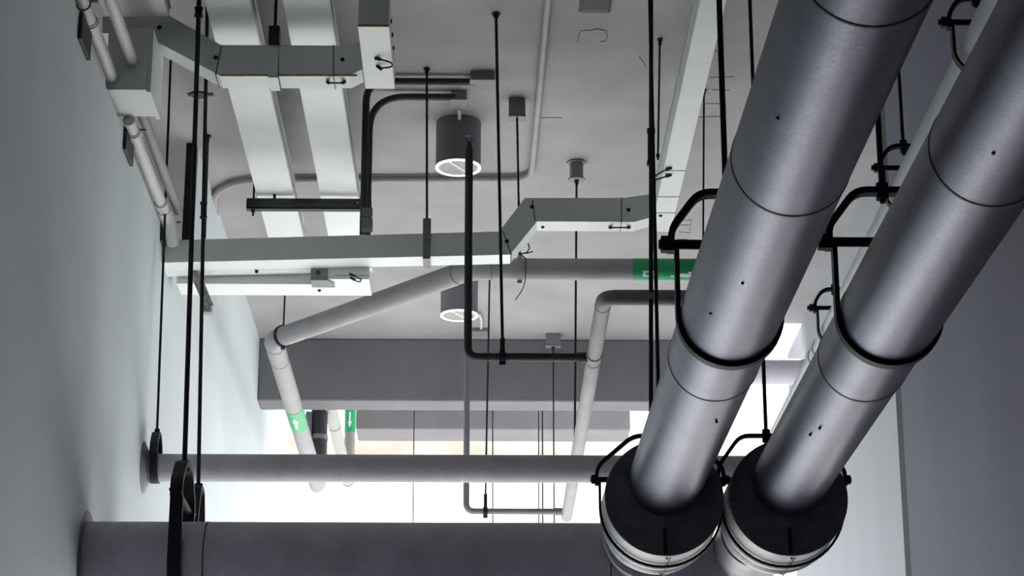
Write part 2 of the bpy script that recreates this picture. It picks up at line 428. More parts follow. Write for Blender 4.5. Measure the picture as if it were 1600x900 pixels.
# second cross pipe
YS = 8.98; sc_ = at(600, 732, Y=YS); RS = .058
t = thing('cross_pipe', (WL, YS, sc_.z), 'slim grey pipe crossing the view just above the dark header pipe', 'pipe')
xe = at(1215, 722, Y=YS).x
mb = MB(); mb.lathe((WL-.04, YS, sc_.z), (1, 0, 0), [(0, RS), (xe-WL, RS)], 48); obj('pipe_body', mb, 'crosspipe', t)
mb = MB()
for px in (723,): mb.lathe((at(px, 730, Y=YS).x, YS, sc_.z), (1, 0, 0), [(0, RS-.001), (0, RS+.0008), (.002, RS+.0008), (.002, RS-.001)], 48, caps=False)
obj('seam_band', mb, 'steel', t)
mb = MB(); mb.lathe((WL-.005, YS, sc_.z), (1, 0, 0), [(0, .11), (.006, .11), (.03, .062), (.032, .058)], 48); obj('wall_flange', mb, 'fitting', t)

# hidden twin behind the header, carried by the second left hanger
YH2 = 8.45
t = thing('header_pipe', (WL, YH2, zr(1.60)), 'dark pipe mostly hidden behind the thick bottom pipe', 'pipe')
mb = MB(); mb.lathe((WL-.04, YH2, zr(1.60)), (1, 0, 0), [(0, .10), (1.9, .10), (1.92, .09)], 48); obj('pipe_body', mb, 'header', t)

# hangers with rods up to the ceiling
def up(p, Y=None, z=None): return Vector((p[0], p[1], ZC if z is None else z))
c = Vector((at(284, 820, Y=YH).x, YH, hc.z)); top = at(309, 0, Y=YH)
tp = c+Vector((0, 0, .36)); k = (ZC-tp.z)/(top.z-tp.z); rt = Vector((c.x+(top.x-at(291, 720, Y=YH).x)*k*1.0+.012, YH, ZC))
clevis(c, RH, .23, .362, 'black strap hanger with a long rod around the dark header pipe, nearest the left wall', rt, 'y', wd=.046, th=.012, rod_r=.0095, couplings=((.825, .036),))
c2 = Vector((at(309, 790, Y=YH2).x, YH2, zr(1.60))); rt2 = Vector((at(322, 0, Y=YH2).x+.005, YH2, ZC))
clevis(c2, .10, .14, at(310, 764, Y=YH2).z-zr(1.60), 'black hanger rod just right of the header pipe hanger, its strap half hidden', rt2, 'y', wd=.04, th=.01, rod_r=.008, couplings=((.547, .07),))
c3 = Vector((at(241, 700, Y=YS).x, YS, sc_.z)); c3.x = -1.362; rt3 = Vector((-1.389, YS, ZC))
clevis(c3, RS, .06, at(240, 678, Y=YS).z-sc_.z, 'thin black hanger holding the slim grey cross pipe at the left wall', rt3, 'y', wd=.034, th=.008, rod_r=.0055)
# header hanger hidden behind the left clad pipe: long rod with coupling
c4 = Vector((at(1018, 800, Y=YH).x, YH, hc.z)); rt4 = Vector((at(1020, 0, Y=YH).x, YH, ZC))
clevis(c4, RH, .2, .34, 'long black hanger rod with a coupling, in front of the right ceiling trunking', rt4, 'y', wd=.046, th=.012, rod_r=.0085, couplings=((.576, .15),))
# clad pipe hangers
Yv = at(1138, 495, Z=ZP).y
cc = Vector((AX1(Yv), Yv, ZPa)); clevis(cc, .1185, .185, .318, 'black yoke and strap hanger around the left clad pipe in mid view', (AX1(Yv)-.003, Yv, ZC), 'x', wd=.032, th=.011, rod_r=.0075, tw=.38)
Yv2 = at(1388, 493, Z=ZP).y
cc = Vector((AX2(Yv2), Yv2, ZPa)); clevis(cc, .1185, .188, .320, 'black yoke and strap hanger around the right clad pipe in mid view', (AX2(Yv2), Yv2, ZC), 'x', wd=.032, th=.011, rod_r=.0075, tw=.38)
for cx, cn, lab in ((1038, ca, 'black hanger gripping the foam-faced collar of the left clad pipe'), (1232, cb, 'black hanger gripping the foam-faced collar of the right clad pipe')):
    Yk = YF+.14; dxx = (at(1197, 680, Y=Yk).x-cn.x) if cx > 1100 else 0
    clevis(Vector((cn.x, Yk, cn.z)), .19, .09, .235, lab, (cn.x+dxx, Yk, ZC), 'x', wd=.02, th=.008, rod_r=.0065, tw=.32, boltout=.02, dx=dxx)

# slim pale pipe between the two clad ones
ZQ = 2.6; X3 = 1.395
t = thing('slim_pipe', (X3, 8, zr(ZQ)), 'slim pale pipe between the two clad pipes running to the far end', 'pipe')
mb = MB(); mb.lathe((X3, 1.5, zr(ZQ)), (0, 1, 0), [(0, .056), (11.0, .056)], 40); obj('pipe_body', mb, 'palepipe', t)
yj = at(750, 560, Z=ZQ-.05).y
mb = MB()
for yy in (yj, yj+.12): mb.lathe((X3, yy, zr(ZQ)), (0, 1, 0), [(0, .055), (0, .0585), (.004, .0585), (.004, .055)], 40, caps=False)
obj('seam_band', mb, 'iron', t)
for py, nm in ((75, 'uppermost'), (298, 'middle'), (512, 'lowest')):
    yy = at(750, py, Z=ZQ).y
    clevis((X3, yy, zr(ZQ)), .066, .088, .165, nm+' black hanger on the slim pale pipe between the clad pipes', (X3, yy, ZC), 'x', wd=.026, th=.008, rod_r=.006, tw=.45)

# pipe across the gap on the right, beyond the clad pipes
yk = 12.9; z_ = at(1205, 581, Y=yk).z
mb = MB(); mb.lathe((at(1100, 580, Y=yk).x, yk, z_), (1, 0, 0), [(0, .078), (WRF-at(1100, 580, Y=yk).x+.02, .078)], 40)
tag(obj('cross_pipe', mb, 'header'), 'short dark pipe between the clad pipes running into the far right wall', 'pipe')

# ------------------------------------------------------------------ angled grey pipe with green label
YM = 9.5; ZM = at(900, 421, Y=YM).z; RMP = .05
pA = Vector((at(1180, 421, Y=YM).x, YM, ZM)); pB = Vector((at(737, 428, Y=YM).x, YM, ZM)); pC = at(427, 531, Z=ZM-CAMZ); yE = at(492, 760, Z=ZM-CAMZ).y
pD = Vector((pC.x, yE, ZM)); 
t = thing('angled_pipe', (pB.x, YM, ZM), 'grey pipe slanting across the view with a green label at its right end', 'pipe')
obj('pipe_body', MB().tube(fillet([pA, pB, pC, pD, pD+Vector((0, 0, .10))], .07, 8), RMP, 32), 'greypipe', t)
obj('riser', MB().tube([pD+Vector((0, 0, .10)), (pD.x, pD.y, ZC+.8)], RMP+.003, 32), 'iron', t)
def band(mb, p, ax, r_, w_=.003, e=.0012):
    return mb.lathe(Vector(p)-Vector(ax).normalized()*w_/2, ax, [(0, r_-.001), (0, r_+e), (w_, r_+e), (w_, r_-.001)], 40, caps=False)
mb = MB(); dBC = (pC-pB).normalized()
for p, ax in ((pB+Vector((.09, 0, 0)), (1, 0, 0)), (pB+dBC*.09, dBC), (pC-dBC*.09, dBC), (pC+Vector((0, .09, 0)), (0, 1, 0)), (pC+Vector((0, .35, 0)), (0, 1, 0))):
    band(mb, p, ax, RMP)
obj('joint_ring', mb, 'iron', t)
# riser clamp on the vertical leg beyond the beam
def decal(name, base, ax, ref, r_, shapes, m, parent):
    """patch on a pipe: shapes are (u0,u1,s0,s1) with u along the axis and s the arc length from the ref direction"""
    base = Vector(base); ax = Vector(ax).normalized(); ref = Vector(ref); ref = (ref-ax*ref.dot(ax)).normalized(); w_ = ax.cross(ref)
    mb = MB()
    for (u0, u1, s0, s1) in shapes:
        n = max(1, int(abs(s1-s0)/r_/.12)); vi = []; vo = []
        for k in range(n+1):
            a = (s0+(s1-s0)*k/n)/r_; dr = ref*math.cos(a)+w_*math.sin(a)
            for u_ in (u0, u1): vo.append(base+ax*u_+dr*(r_)); 
            for u_ in (u0, u1): vi.append(base+ax*u_+dr*(r_-.0012))
        N = len(vo); fs = []
        for k in range(n):
            a = 2*k; fs.append((a, a+1, a+3, a+2)); fs.append((N+a, N+a+2, N+a+3, N+a+1))
            fs.append((a, a+2, N+a+2, N+a)); fs.append((a+1, N+a+1, N+a+3, a+3))
        fs.append((0, N, N+1, 1)); fs.append((2*n, 2*n+1, N+2*n+1, N+2*n))
        mb.add(vo+vi, fs, True)
    return obj(name, mb, m, parent)
FULL = 2*math.pi*RMP
x0 = at(988, 421, Y=YM).x
lb = decal('green_label', (x0, YM, ZM), (1, 0, 0), (0, -1, 0), RMP+.0015, [(0, .33, -FULL/2, FULL/2)], 'green', t)
# white lettering, upper part of a word reading along the underside
g = .0028
# direction of increasing s: ax x ref = X x (-Y) = -Z -> s grows downwards
def glyphs(x, cells):
    return [(x+a, x+b_, c_, d_) for a, b_, c_, d_ in cells]
sh = []
sh += glyphs(.045, [(0, .014, .022, .052), (.014, .050, .022, .030), (.036, .050, .030, .046), (.014, .036, .044, .052), (.050, .066, .022, .028)])
sh += glyphs(.170, [(0, .080, .044, .052), (.03, .12, .034, .044), (.08, .16, .026, .036), (.08, .13, .044, .052)])
decal('label_lettering', (x0, YM, ZM), (1, 0, 0), (0, -1, 0), RMP+.0028, sh, 'white', lb)
def arrow(L, W, flip=1):
    out = [(-L*.5*flip, L*.1*flip, -W*.22, W*.22)]
    for k in range(6):
        u0 = L*.1+k*L*.4/6; out.append((u0*flip, (u0+L*.4/6)*flip, -W*.5*(1-k/6), W*.5*(1-k/6)))
    return [(min(a, b_), max(a, b_), c_, d_) for a, b_, c_, d_ in out]
yl = at(458, 657, Z=ZM-CAMZ-.03).y
lb2 = decal('green_label', (pC.x, yl, ZM), (0, 1, 0), (0, 0, -1), RMP+.0015, [(-.20, .20, -FULL/2, FULL/2)], 'green', t)
decal('label_arrow', (pC.x, yl, ZM), (0, 1, 0), (0, 0, -1), RMP+.0028, arrow(.2, .035, -1), 'white', lb2)
# dark riser clamp at the pipe's vertical leg
t2 = thing('riser_bracket', (pD.x-.06, pD.y, ZM+.25), 'dark bracket fixed beside the far vertical leg of the slanting pipe', 'bracket')
obj('back_plate', MB().box(pD.x-.085, pD.x-.045, pD.y-.06, pD.y+.02, ZM+.12, ZM+.48), 'fitting', t2, .003)
obj('pipe_clip', band(MB(), (pD.x, pD.y, ZM+.32), (0, 0, 1), RMP+.004, .03, .004), 'fitting', t2)
# MP clamp and wire
cp = at(812, 421, Y=YM); cp = Vector((cp.x, YM, ZM))
rod_clamp(at(808, 183, Y=9.43), (cp.x, YM, ZM+.055), cp, RMP+.001, (1, 0, 0), 'thin rod from the square dark ceiling box down to the slanting pipe', rod_r=.005, wd=.022, plate=False, cm='greypipe')
ce = pC+Vector((.055, 0, 0))
cm = pB+(pC-pB)*.945
rod_clamp((at(446, 470, Y=cm.y).x, cm.y, ZC), (cm.x, cm.y, ZM+.05), cm, RMP+.001, dBC, 'thin rod holding the slanting pipe near its left elbow', rod_r=.0045, wd=.014)
cq = Vector((at(1099, 421, Y=YM).x, YM, ZM))
rod_clamp(at(1100, 140, Z=CE), (cq.x, YM, ZM+.055), cq, RMP+.001, (1, 0, 0), 'thin rod beside the left clad pipe, right of the sloping trunking', rod_r=.0045)

# second pale pipe going away with green label on its riser
ZN = at(517, 643, Y=13.9).z; xn = at(517, 650, Y=13.9).x+.0
yN = at(547, 756, Z=ZN-CAMZ).y
t = thing('far_pipe', (xn, 13.7, ZN), 'pale pipe beyond the beam with a green arrow label on its upright part', 'pipe')
obj('pipe_body', MB().tube(fillet([(xn, 13.6, ZN), (xn, yN, ZN), (xn+.0, yN, ZC+.8)], .06, 8), .04, 28), 'creampipe', t)
mb = MB(); band(mb, (xn, at(750, 672, Z=ZN-CAMZ-.03).y, ZN), (0, 1, 0), .04, .004, .002); band(mb, (xn, yN-.1, ZN), (0, 1, 0), .04, .004, .002); obj('joint_ring', mb, 'iron', t)
zl = at(549, 658, Y=yN).z
lb3 = decal('green_label', (xn, yN, zl), (0, 0, 1), (0, -1, 0), .0415, [(-.09, .20, -.12, .12)], 'green', t)
decal('label_arrow', (xn, yN, zl), (0, 0, 1), (0, -1, 0), .0428, arrow(.12, .030, -1), 'white', lb3)

# ------------------------------------------------------------------ sprinkler main and drops
YV = 8.6; ZS = at(830, 558, Y=YV).z; zs = ZS-CAMZ
RQ = .030
q1 = at(944, 465, Z=zs); yq = at(883, 806, Z=zs).y; xQ = q1.x
t = thing('sprinkler_main', (xQ, q1.y, ZS), 'pale grey sprinkler main with an elbow left of the clad pipes', 'pipe')
obj('pipe_body', MB().tube(fillet([(at(1120, 465, Y=q1.y).x, q1.y, ZS), (xQ, q1.y, ZS), (xQ, yq+.02, ZS)], .055, 8), RQ, 28), 'greypipe', t)
mb = MB()
for py in (484, 562, 572): band(mb, (xQ, at(750, py, Z=zs-.02).y, ZS), (0, 1, 0), RQ, .003, .0012)
obj('joint_ring', mb, 'iron', t)
mb = MB(); mb.lathe((xQ, YV-.05, ZS), (0, 1, 0), [(0, RQ), (0, RQ+.004), (.012, RQ+.004), (.012, RQ+.002), (.09, RQ+.002), (.09, RQ+.004), (.10, RQ+.004), (.10, RQ)], 28, caps=False); obj('tee_fitting', mb, 'greypipe', t)
def drop(Y, xpx, ytop, r_, label, m, pyh):
    xv = at(xpx, pyh, Y=Y).x; zt = at(xpx, ytop, Y=Y).z
    t = thing('sprinkler_branch', (xv, Y, ZS), label, 'sprinkler pipe')
    obj('pipe_body', MB().tube(fillet([(xQ, Y, ZS), (xv, Y, ZS), (xv, Y, zt-.05)], .045, 8), r_, 20), m, t)
    mb = MB(); mb.lathe((xv, Y, zt-.06), (0, 0, 1), [(0, r_), (.02, r_*1.05), (.05, r_*.6), (.052, r_*.5), (.06, r_*.5)], 16); obj('reducer', mb, m, t)
    mb = MB()
    mb.tube([(xv-.010, Y, zt), (xv-.013, Y, zt+.012), (xv-.004, Y, zt+.028)], .002, 6); mb.tube([(xv+.010, Y, zt), (xv+.013, Y, zt+.012), (xv+.004, Y, zt+.028)], .002, 6)
    mb.lathe((xv, Y, zt+.026), (0, 0, 1), [(0, .006), (.002, .017), (.004, .017)], 12); obj('sprinkler_head', mb, 'iron', t)
    mb = MB(); mb.lathe((xQ-.07, Y, ZS), (1, 0, 0), [(0, r_), (0, r_+.004), (.05, r_+.004), (.05, r_)], 16, caps=False); obj('socket', mb, m, t)
    return xv
drop(YV, 731, 222, .0165, 'dark sprinkler branch standing upright in the middle, in front of the trunking', 'iron', 540)
Y2 = at(750, 799, Z=zs).y
drop(Y2, 728.5, 520, .0165, 'farther sprinkler branch turning just above the dark header pipe', 'fitting', 790)
# rods on branches
r1 = Vector((at(785, 558, Y=YV).x, YV, ZS))
rod_clamp((at(775, 30, Y=YV).x, YV, ZC), r1+Vector((0, 0, .075)), r1, .0175, (1, 0, 0), 'black rod and clamp holding the near sprinkler branch', rod_r=.0065, wd=.026)
r2 = Vector((at(758.5, 799, Y=Y2).x, Y2, ZS))
rod_clamp((at(766, 430, Y=Y2).x, Y2, ZC), r2+Vector((0, 0, .09)), r2, .0175, (1, 0, 0), 'thin rod and clamp holding the farther sprinkler branch', rod_r=.005, wd=.024)

# ------------------------------------------------------------------ trunking
def poly(pts, Y): return [at(x, y, Y=Y) for x, y in pts]
def screwheads(t, lst, Y, rr=.009):
    for x, y in lst:
        mb = MB(); p = at(x, y, Y=Y); mb.lathe(p+Vector((0, .004, 0)), (0, -1, 0), [(0, rr), (.006, rr), (.009, rr*.6)], 12); obj('bolt', mb, 'black', t)
def wire(t, pts, rr=.0035, name='bonding_wire'):
    pts = [Vector(p) for p in pts]
    obj(name, MB().tube(fillet(pts, .05, 6), rr, 8), 'black', t)
    mb = MB()
    for a, b_ in ((pts[0], pts[1]), (pts[-1], pts[-2])):
        d = (b_-a).normalized(); mb.tube([a-d*.004, a+d*.022], rr*2, 8)
    obj('wire_lug', mb, 'black', t)
# wide flat ducts along the view
ZD = 3.72
def duct(xl, xr, pyref, y0, y1, label, h=.10, sw=0):
    a = at(xl, pyref, Z=ZD).x; b_ = at(xr, pyref, Z=ZD).x
    t = thing('cable_trunking', ((a+b_)/2, y1, zr(ZD)), label, 'trunking', 'wide ceiling trunking runs')
    obj('body', MB().box(a, b_, y0, y1, zr(ZD)+.004, zr(ZD)+h), 'trunk', t, .002)
    obj('cover', MB().box(a+.002, b_-.002, y0, y1, zr(ZD), zr(ZD)+.006), 'trunk', t, .001)
    mb = MB(); mb.box(b_-.001, b_+.006, y0, y1, zr(ZD)+.03, zr(ZD)+.034); obj('side_lip', mb, 'fitting', t)
    return a, b_
T0Y = 7.90
duct(163, 264, 24, 4.6, at(250, 25, Z=ZD).y, 'wide white trunking at the top left, ending at the dark corner trunking')
la, lb_ = duct(356, 422, 140, 4.6, 10.42, 'wide white trunking, left of the long pair hung under the ceiling')
ra, rb = duct(468, 535, 140, 4.6, 10.42, 'wide white trunking, right of the long pair hung under the ceiling')
# transverse trunking top left
t = thing('cable_trunking', at(450, 118, Y=T0Y), 'dark-sided trunking crossing below the long pair at the upper left', 'trunking')
obj('body', MB().prism(poly([(160, 26), (264, 24), (345, 70), (545, 71), (562, 64), (566, 108), (547, 118), (343, 118), (243, 64), (236, 52), (160, 52)], T0Y), (0, .125, 0)), 'trunk', t, .002)
mb = MB()
for (a, b_) in (((346, 72), (337, 117)), ((435, 70), (435, 119)), ((521, 70), (521, 119))):
    p = at(*a, Y=T0Y); q = at(*b_, Y=T0Y); mb.obox((p+q)/2, (q-p), (0, 1, 0), (q-p).cross(Vector((0, 1, 0))), (q-p).length/2, .0015, .002)
    mb.obox(q+Vector((0, .0625, -.0005)), (0, 1, 0), (1, 0, 0), (0, 0, 1), .0625, .0015, .001)
obj('cover_seam', mb, 'iron', t)
mb = MB(); mb.prism([p+Vector((0, -.0015, 0)) for p in poly([(345, 116.5), (558, 116.2), (558, 118.8), (345, 118.8)], T0Y)], (0, .004, 0)); obj('rust_line', mb, 'rust', t)
screwheads(t, [(337, 90), (535, 93), (249, 43)], T0Y)
zt0 = at(450, 118, Y=T0Y).z
wire(t, [at(512, 127, Z=zt0-CAMZ)-Vector((0, 0, .004)), at(514, 123, Z=zt0-CAMZ)-Vector((0, 0, .018)), at(534, 123, Z=zt0-CAMZ)-Vector((0, 0, .018)), at(538, 127, Z=zt0-CAMZ)-Vector((0, 0, .004))])
# hanger strap of the transverse trunking
t = thing('trunking_hanger', (at(429, 0, Y=T0Y-.02).x, T0Y-.02, ZC), 'rod and strap holding the dark-sided trunking at the upper left', 'hanger')
pH = at(429, 55, Y=T0Y-.02)
obj('rod', MB().tube([(pH.x, T0Y-.012, ZC), (pH.x, T0Y-.012, pH.z)], .0065, 10), 'black', t)
a = at(421, 44, Y=T0Y-.004); b_ = at(437, 70, Y=T0Y-.004)
obj('bracket', MB().box(a.x, b_.x, T0Y-.03, T0Y+.03, b_.z, a.z), 'black', t, .002)
b2 = at(434, 119, Y=T0Y-.004)
mb = MB(); mb.box(a.x+.002, b_.x-.004, T0Y-.004, T0Y, b2.z-.004, b_.z); mb.box(a.x+.002, b_.x-.004, T0Y-.004, T0Y+.13, b2.z-.004, b2.z-.001); obj('strap', mb, 'trunk', t)
# corner riser at its right end
YB = at(580, 42, Z=zt0-CAMZ).y; xa = at(559, 42, Y=YB).x; xb = at(608, 42, Y=YB).x
t = thing('trunking_riser', ((xa+xb)/2, YB, zt0), 'upright white trunking box rising to the ceiling, with a looped wire beneath', 'trunking')
obj('body', MB().box(xa, xb, YB, T0Y+.125, zt0, zt0+.13), 'trunk', t, .002)
obj('riser', MB().box(xa, xb, YB, YB+.14, zt0+.128, ZC), 'trunk', t, .002)
obj('rust_line', MB().box(xa+.002, xb-.002, YB-.002, YB+.002, zt0+.001, zt0+.009), 'rust', t)
mb = MB()
for yy in (.1, .22, .34): mb.lathe((xb-.002, YB+yy, zt0+.07), (1, 0, 0), [(0, .009), (.008, .009)], 10)
obj('bolt', mb, 'black', t)
zz = zt0-CAMZ
wire(t, [at(588, 90, Z=zz)-Vector((0, 0, .004)), at(594, 88, Z=zz)-Vector((0, 0, .012)), at(613, 92, Z=zz)-Vector((0, 0, .016)), at(613, 99, Z=zz)-Vector((0, 0, .016)), at(594, 102, Z=zz)-Vector((0, 0, .012)), at(590, 102, Z=zz)-Vector((0, 0, .004))])
# left pull box
YX = 7.72; p = at(164, 140, Y=YX); q = at(238, 52, Y=YX)
t = thing('pull_box', ((p.x+q.x)/2, YX, p.z), 'square pull box with white underside on top of the left wall', 'junction box')
yb1 = at(200, 182, Z=p.z-CAMZ).y
obj('body', MB().box(p.x, q.x-.012, YX, yb1, p.z, q.z+.02), 'trunk', t, .002)
obj('side_cover', MB().box(q.x-.012, q.x+.004, YX+.01, yb1+.02, p.z-.004, q.z+.02), 'trunk', t, .002)

# main transverse trunking in mid view
T2Y = 9.17
t = thing('cable_trunking', at(660, 401, Y=T2Y), 'long dark-sided trunking from the left wall that steps up to the right', 'trunking')
x_left = WL-.05
pl = at(250, 411, Y=T2Y); pt = at(250, 376, Y=T2Y)
pts = [Vector((x_left, T2Y, pl.z)), Vector((x_left, T2Y, pt.z))]+poly([(780, 361.5), (820, 309), (976, 309), (1016, 303), (1016, 340), (991, 347), (839, 346), (797, 398)], T2Y)
obj('body', MB().prism(pts, (0, .125, 0)), 'trunk', t, .002)
pe = at(579, 403.5, Y=T2Y)
obj('rear_half', MB().prism([Vector((x_left, T2Y+.125, pl.z)), Vector((x_left, T2Y+.125, pt.z)), at(579, 367, Y=T2Y)+Vector((0, .125, 0)), pe+Vector((0, .125, 0))], (0, .065, 0)), 'trunk', t, .001)
mb = MB()
for (a, b_) in (((832, 312), (836, 345)), ((786, 362), (799, 398)), ((971, 309), (971, 347))):
    p = at(*a, Y=T2Y); q = at(*b_, Y=T2Y); mb.obox((p+q)/2, (q-p), (0, 1, 0), (q-p).cross(Vector((0, 1, 0))), (q-p).length/2, .0015, .002)
    mb.obox(q+Vector((0, .0625, -.0005)), (0, 1, 0), (1, 0, 0), (0, 0, 1), .0625, .0015, .001)
obj('cover_seam', mb, 'iron', t)
screwheads(t, [(831, 323), (982, 328), (792, 377)], T2Y)
z2r = at(950, 346.5, Y=T2Y).z; z2l = at(560, 405, Y=T2Y).z
wire(t, [at(953, 354, Z=z2r-CAMZ)-Vector((0, 0, .004)), at(958, 349, Z=z2r-CAMZ)-Vector((0, 0, .02)), at(978, 349, Z=z2r-CAMZ)-Vector((0, 0, .02)), at(983, 354, Z=z2r-CAMZ)-Vector((0, 0, .004))])
for x, y, z0 in ((848, 354, z2r), (401, 424, at(400, 409, Y=T2Y).z)):
    p = at(x, y, Z=z0-CAMZ); obj('bolt', MB().lathe(p+Vector((0, 0, .003)), (0, 0, -1), [(0, .008), (.008, .008), (.011, .005)], 10), 'black', t)
# strap
t = thing('trunking_hanger', (at(667, 200, Y=T2Y).x, T2Y-.02, ZC), 'rod and strap holding the long stepped trunking in mid view', 'hanger')
a = at(661, 343, Y=T2Y-.004); b_ = at(673, 372, Y=T2Y-.004); xm = (a.x+b_.x)/2
obj('rod', MB().tube([at(667, 108, Z=CE), (xm, T2Y-.012, a.z-.01)], .0055, 10), 'black', t)
obj('anchor', MB().lathe(at(667, 107, Z=CE), (0, 0, -1), [(0, .016), (.008, .016), (.008, .009), (.03, .008)], 12), 'black', t)
obj('bracket', MB().box(a.x, b_.x, T2Y-.022, T2Y+.03, b_.z, a.z), 'fitting', t, .002)
b2 = at(667, 402.5, Y=T2Y-.004)
mb = MB(); mb.box(a.x+.001, b_.x-.001, T2Y-.004, T2Y, b2.z-.004, b_.z); mb.box(a.x+.001, b_.x-.001, T2Y-.004, T2Y+.13, b2.z-.004, b2.z-.001); obj('strap', mb, 'fitting', t)
# trunking along the view on the right
zt = z2r; xa = at(1017.5, 355, Z=zt-CAMZ).x; xb = at(1050, 355, Z=zt-CAMZ).x
t = thing('cable_trunking', ((xa+xb)/2, T2Y, zt), 'white trunking running towards the viewer at the upper right, joined to the stepped run', 'trunking')
obj('body', MB().box(xa, xb, 4.4, T2Y+.125, zt+.004, zt+.12), 'trunk', t, .002)
mb = MB(); mb.box(xa+.002, xb-.002, 4.4, T2Y+.124, zt-.001, zt+.005); obj('cover', mb, 'trunk', t)
mb = MB()
for py in (266, 307, 332):
    yy = at(1035, py, Z=zt-CAMZ).y; mb.box(xa, xb, yy-.0015, yy+.0015, zt-.0025, zt)
obj('cover_seam', mb, 'iron', t)
obj('side_lip', MB().box(xa-.003, xa, 4.4, T2Y, zt+.09, zt+.094), 'fitting', t)
zz = zt-CAMZ
wire(t, [at(1048, 261, Z=zz)-Vector((0, 0, .004)), at(1036, 263, Z=zz)-Vector((0, 0, .012)), at(1018, 268, Z=zz)-Vector((0, 0, .03)), at(1020, 272, Z=zz)-Vector((0, 0, .03)), at(1036, 273, Z=zz)-Vector((0, 0, .012)), at(1048, 272, Z=zz)-Vector((0, 0, .004))])
p = at(1032, 336, Z=zz); obj('bolt', MB().lathe(p+Vector((0, 0, .003)), (0, 0, -1), [(0, .008), (.008, .008), (.011, .005)], 10), 'black', t)
# lower trunking piece under the left part
z3 = zr(3.131); y3 = T2Y+.20; y3b = at(400, 461.5, Z=3.131).y
x3a = at(276, 440, Y=y3).x; x3b = at(522, 440, Y=y3).x; x3c = at(579, 450, Y=y3+.05).x
t = thing('cable_trunking', ((x3a+x3c)/2, y3, z3), 'short white trunking tucked under the left part of the stepped run', 'trunking')
pf = [(x3a, y3), (x3b-.10, y3), (x3b-.10, T2Y+.06), (x3b-.035, T2Y+.045), (x3b, T2Y+.10), (x3c, T2Y+.10), (x3c, y3b), (x3a, y3b)]
ztop = at(400, 414, Y=T2Y).z-.002
obj('body', MB().prism([Vector((x, y, z3)) for x, y in [(x3a, y3), (x3b, y3), (x3c-.0, y3), (x3c, y3b), (x3a, y3b)]], (0, 0, .06)), 'trunk', t, .0015)
obj('wide_cover', MB().box(at(500, 450, Y=y3).x, x3c, T2Y+.127, y3+.002, z3, pe.z-.001), 'trunk', t, .0015)
e0 = at(485, 443, Y=T2Y+.128).x; e1 = at(512, 443, Y=T2Y+.128).x; e2 = at(523, 443, Y=T2Y+.2).x
obj('end_cap', MB().prism([Vector((e0, T2Y+.126, z3-.006)), Vector((e1, T2Y+.126, z3-.006)), Vector((e2, T2Y+.17, z3-.006)), Vector((e2, y3+.03, z3-.006)), Vector((e0, y3+.03, z3-.006))], (0, 0, .06)), 'fitting', t, .0015)
mb = MB(); p = at(497, 426, Y=T2Y+.125); mb.lathe(p+Vector((0, .003, 0)), (0, -1, 0), [(0, .009), (.01, .009)], 12); obj('bolt', mb, 'black', t)
p = at(499, 453, Z=z3-CAMZ); obj('bolt', MB().lathe(p+Vector((0, 0, .003)), (0, 0, -1), [(0, .008), (.008, .008), (.011, .005)], 10), 'black', t)
zz = z3-CAMZ
wire(t, [at(547, 427, Z=zz)-Vector((0, 0, .004)), at(556, 428, Z=zz)-Vector((0, 0, .012)), at(566, 434, Z=zz)-Vector((0, 0, .012)), at(560, 437, Z=zz)-Vector((0, 0, .012)), at(549, 433, Z=zz)-Vector((0, 0, .004))], .003)
mb = MB(); s0 = at(523, 430, Z=zz); s1 = at(577, 430, Z=zz); mb.box(s0.x, s1.x, s0.y-.0012, s0.y+.0012, z3-.002, z3); obj('cover_seam', mb, 'iron', t)
# weathered support bracket at the wall under it
t = thing('support_bracket', at(305, 430, Y=9.35), 'weathered slanting bracket under the trunking beside the left hanger rods', 'bracket')
pA_ = at(304, 424, Y=9.30); pB_ = at(326, 478, Y=9.34)
mb = MB(); mb.obox((pA_+pB_)/2, pB_-pA_, (1, 0, 0), (pB_-pA_).cross(Vector((1, 0, 0))), (pB_-pA_).length/2, .022, .016); obj('arm', mb, 'wood', t, .003)
mb = MB(); mb.box(pB_.x-.025, pB_.x+.012, pB_.y-.01, pB_.y+.05, pB_.z-.03, pB_.z+.03); obj('foot', mb, 'wood', t, .006)

# support channel under the long pair
yU = 9.78; zU = at(480, 326, Y=yU).z; zU1 = at(480, 310, Y=yU).z
t = thing('support_channel', at(480, 318, Y=yU), 'dark steel channel bar carrying the far ends of the wide trunking pair', 'bracket')
a = at(385, 318, Y=yU).x; b_ = at(580, 318, Y=yU).x
mb = MB(); mb.box(a, b_, yU, yU+.004, zU, zU1); mb.box(a, b_, yU, yU+.04, zU, zU+.004); mb.box(a, b_, yU+.036, yU+.04, zU, zU1); obj('channel', mb, 'iron', t)
for x in (396, 571):
    X_ = at(x, 318, Y=yU+.02).x
    mb = MB(); mb.tube([(X_, yU+.02, zU-.03), (X_, yU+.02, ZC)], .005, 8); nut(mb, (X_, yU+.02, zU-.006), .01, .01); obj('rod', mb, 'black', t)
mb = MB(); p = at(429, 307, Y=yU+.01); nut(mb, p, .008, .02); obj('bolt', mb, 'black', t)
mb = MB(); p = at(558.5, 317, Y=yU); mb.lathe(p+Vector((0, .001, 0)), (0, -1, 0), [(0, .004), (.003, .004)], 8); obj('bolt', mb, 'steel', t)

# plain dark upright strip, left
mb = MB(); mb.box(p0.x, p1.x, 10.09, 10.13, WT, ZC)
tag(obj('upright_strip', mb, 'black', None, .002), 'dark upright strip at the start of the full-height left wall', 'post')
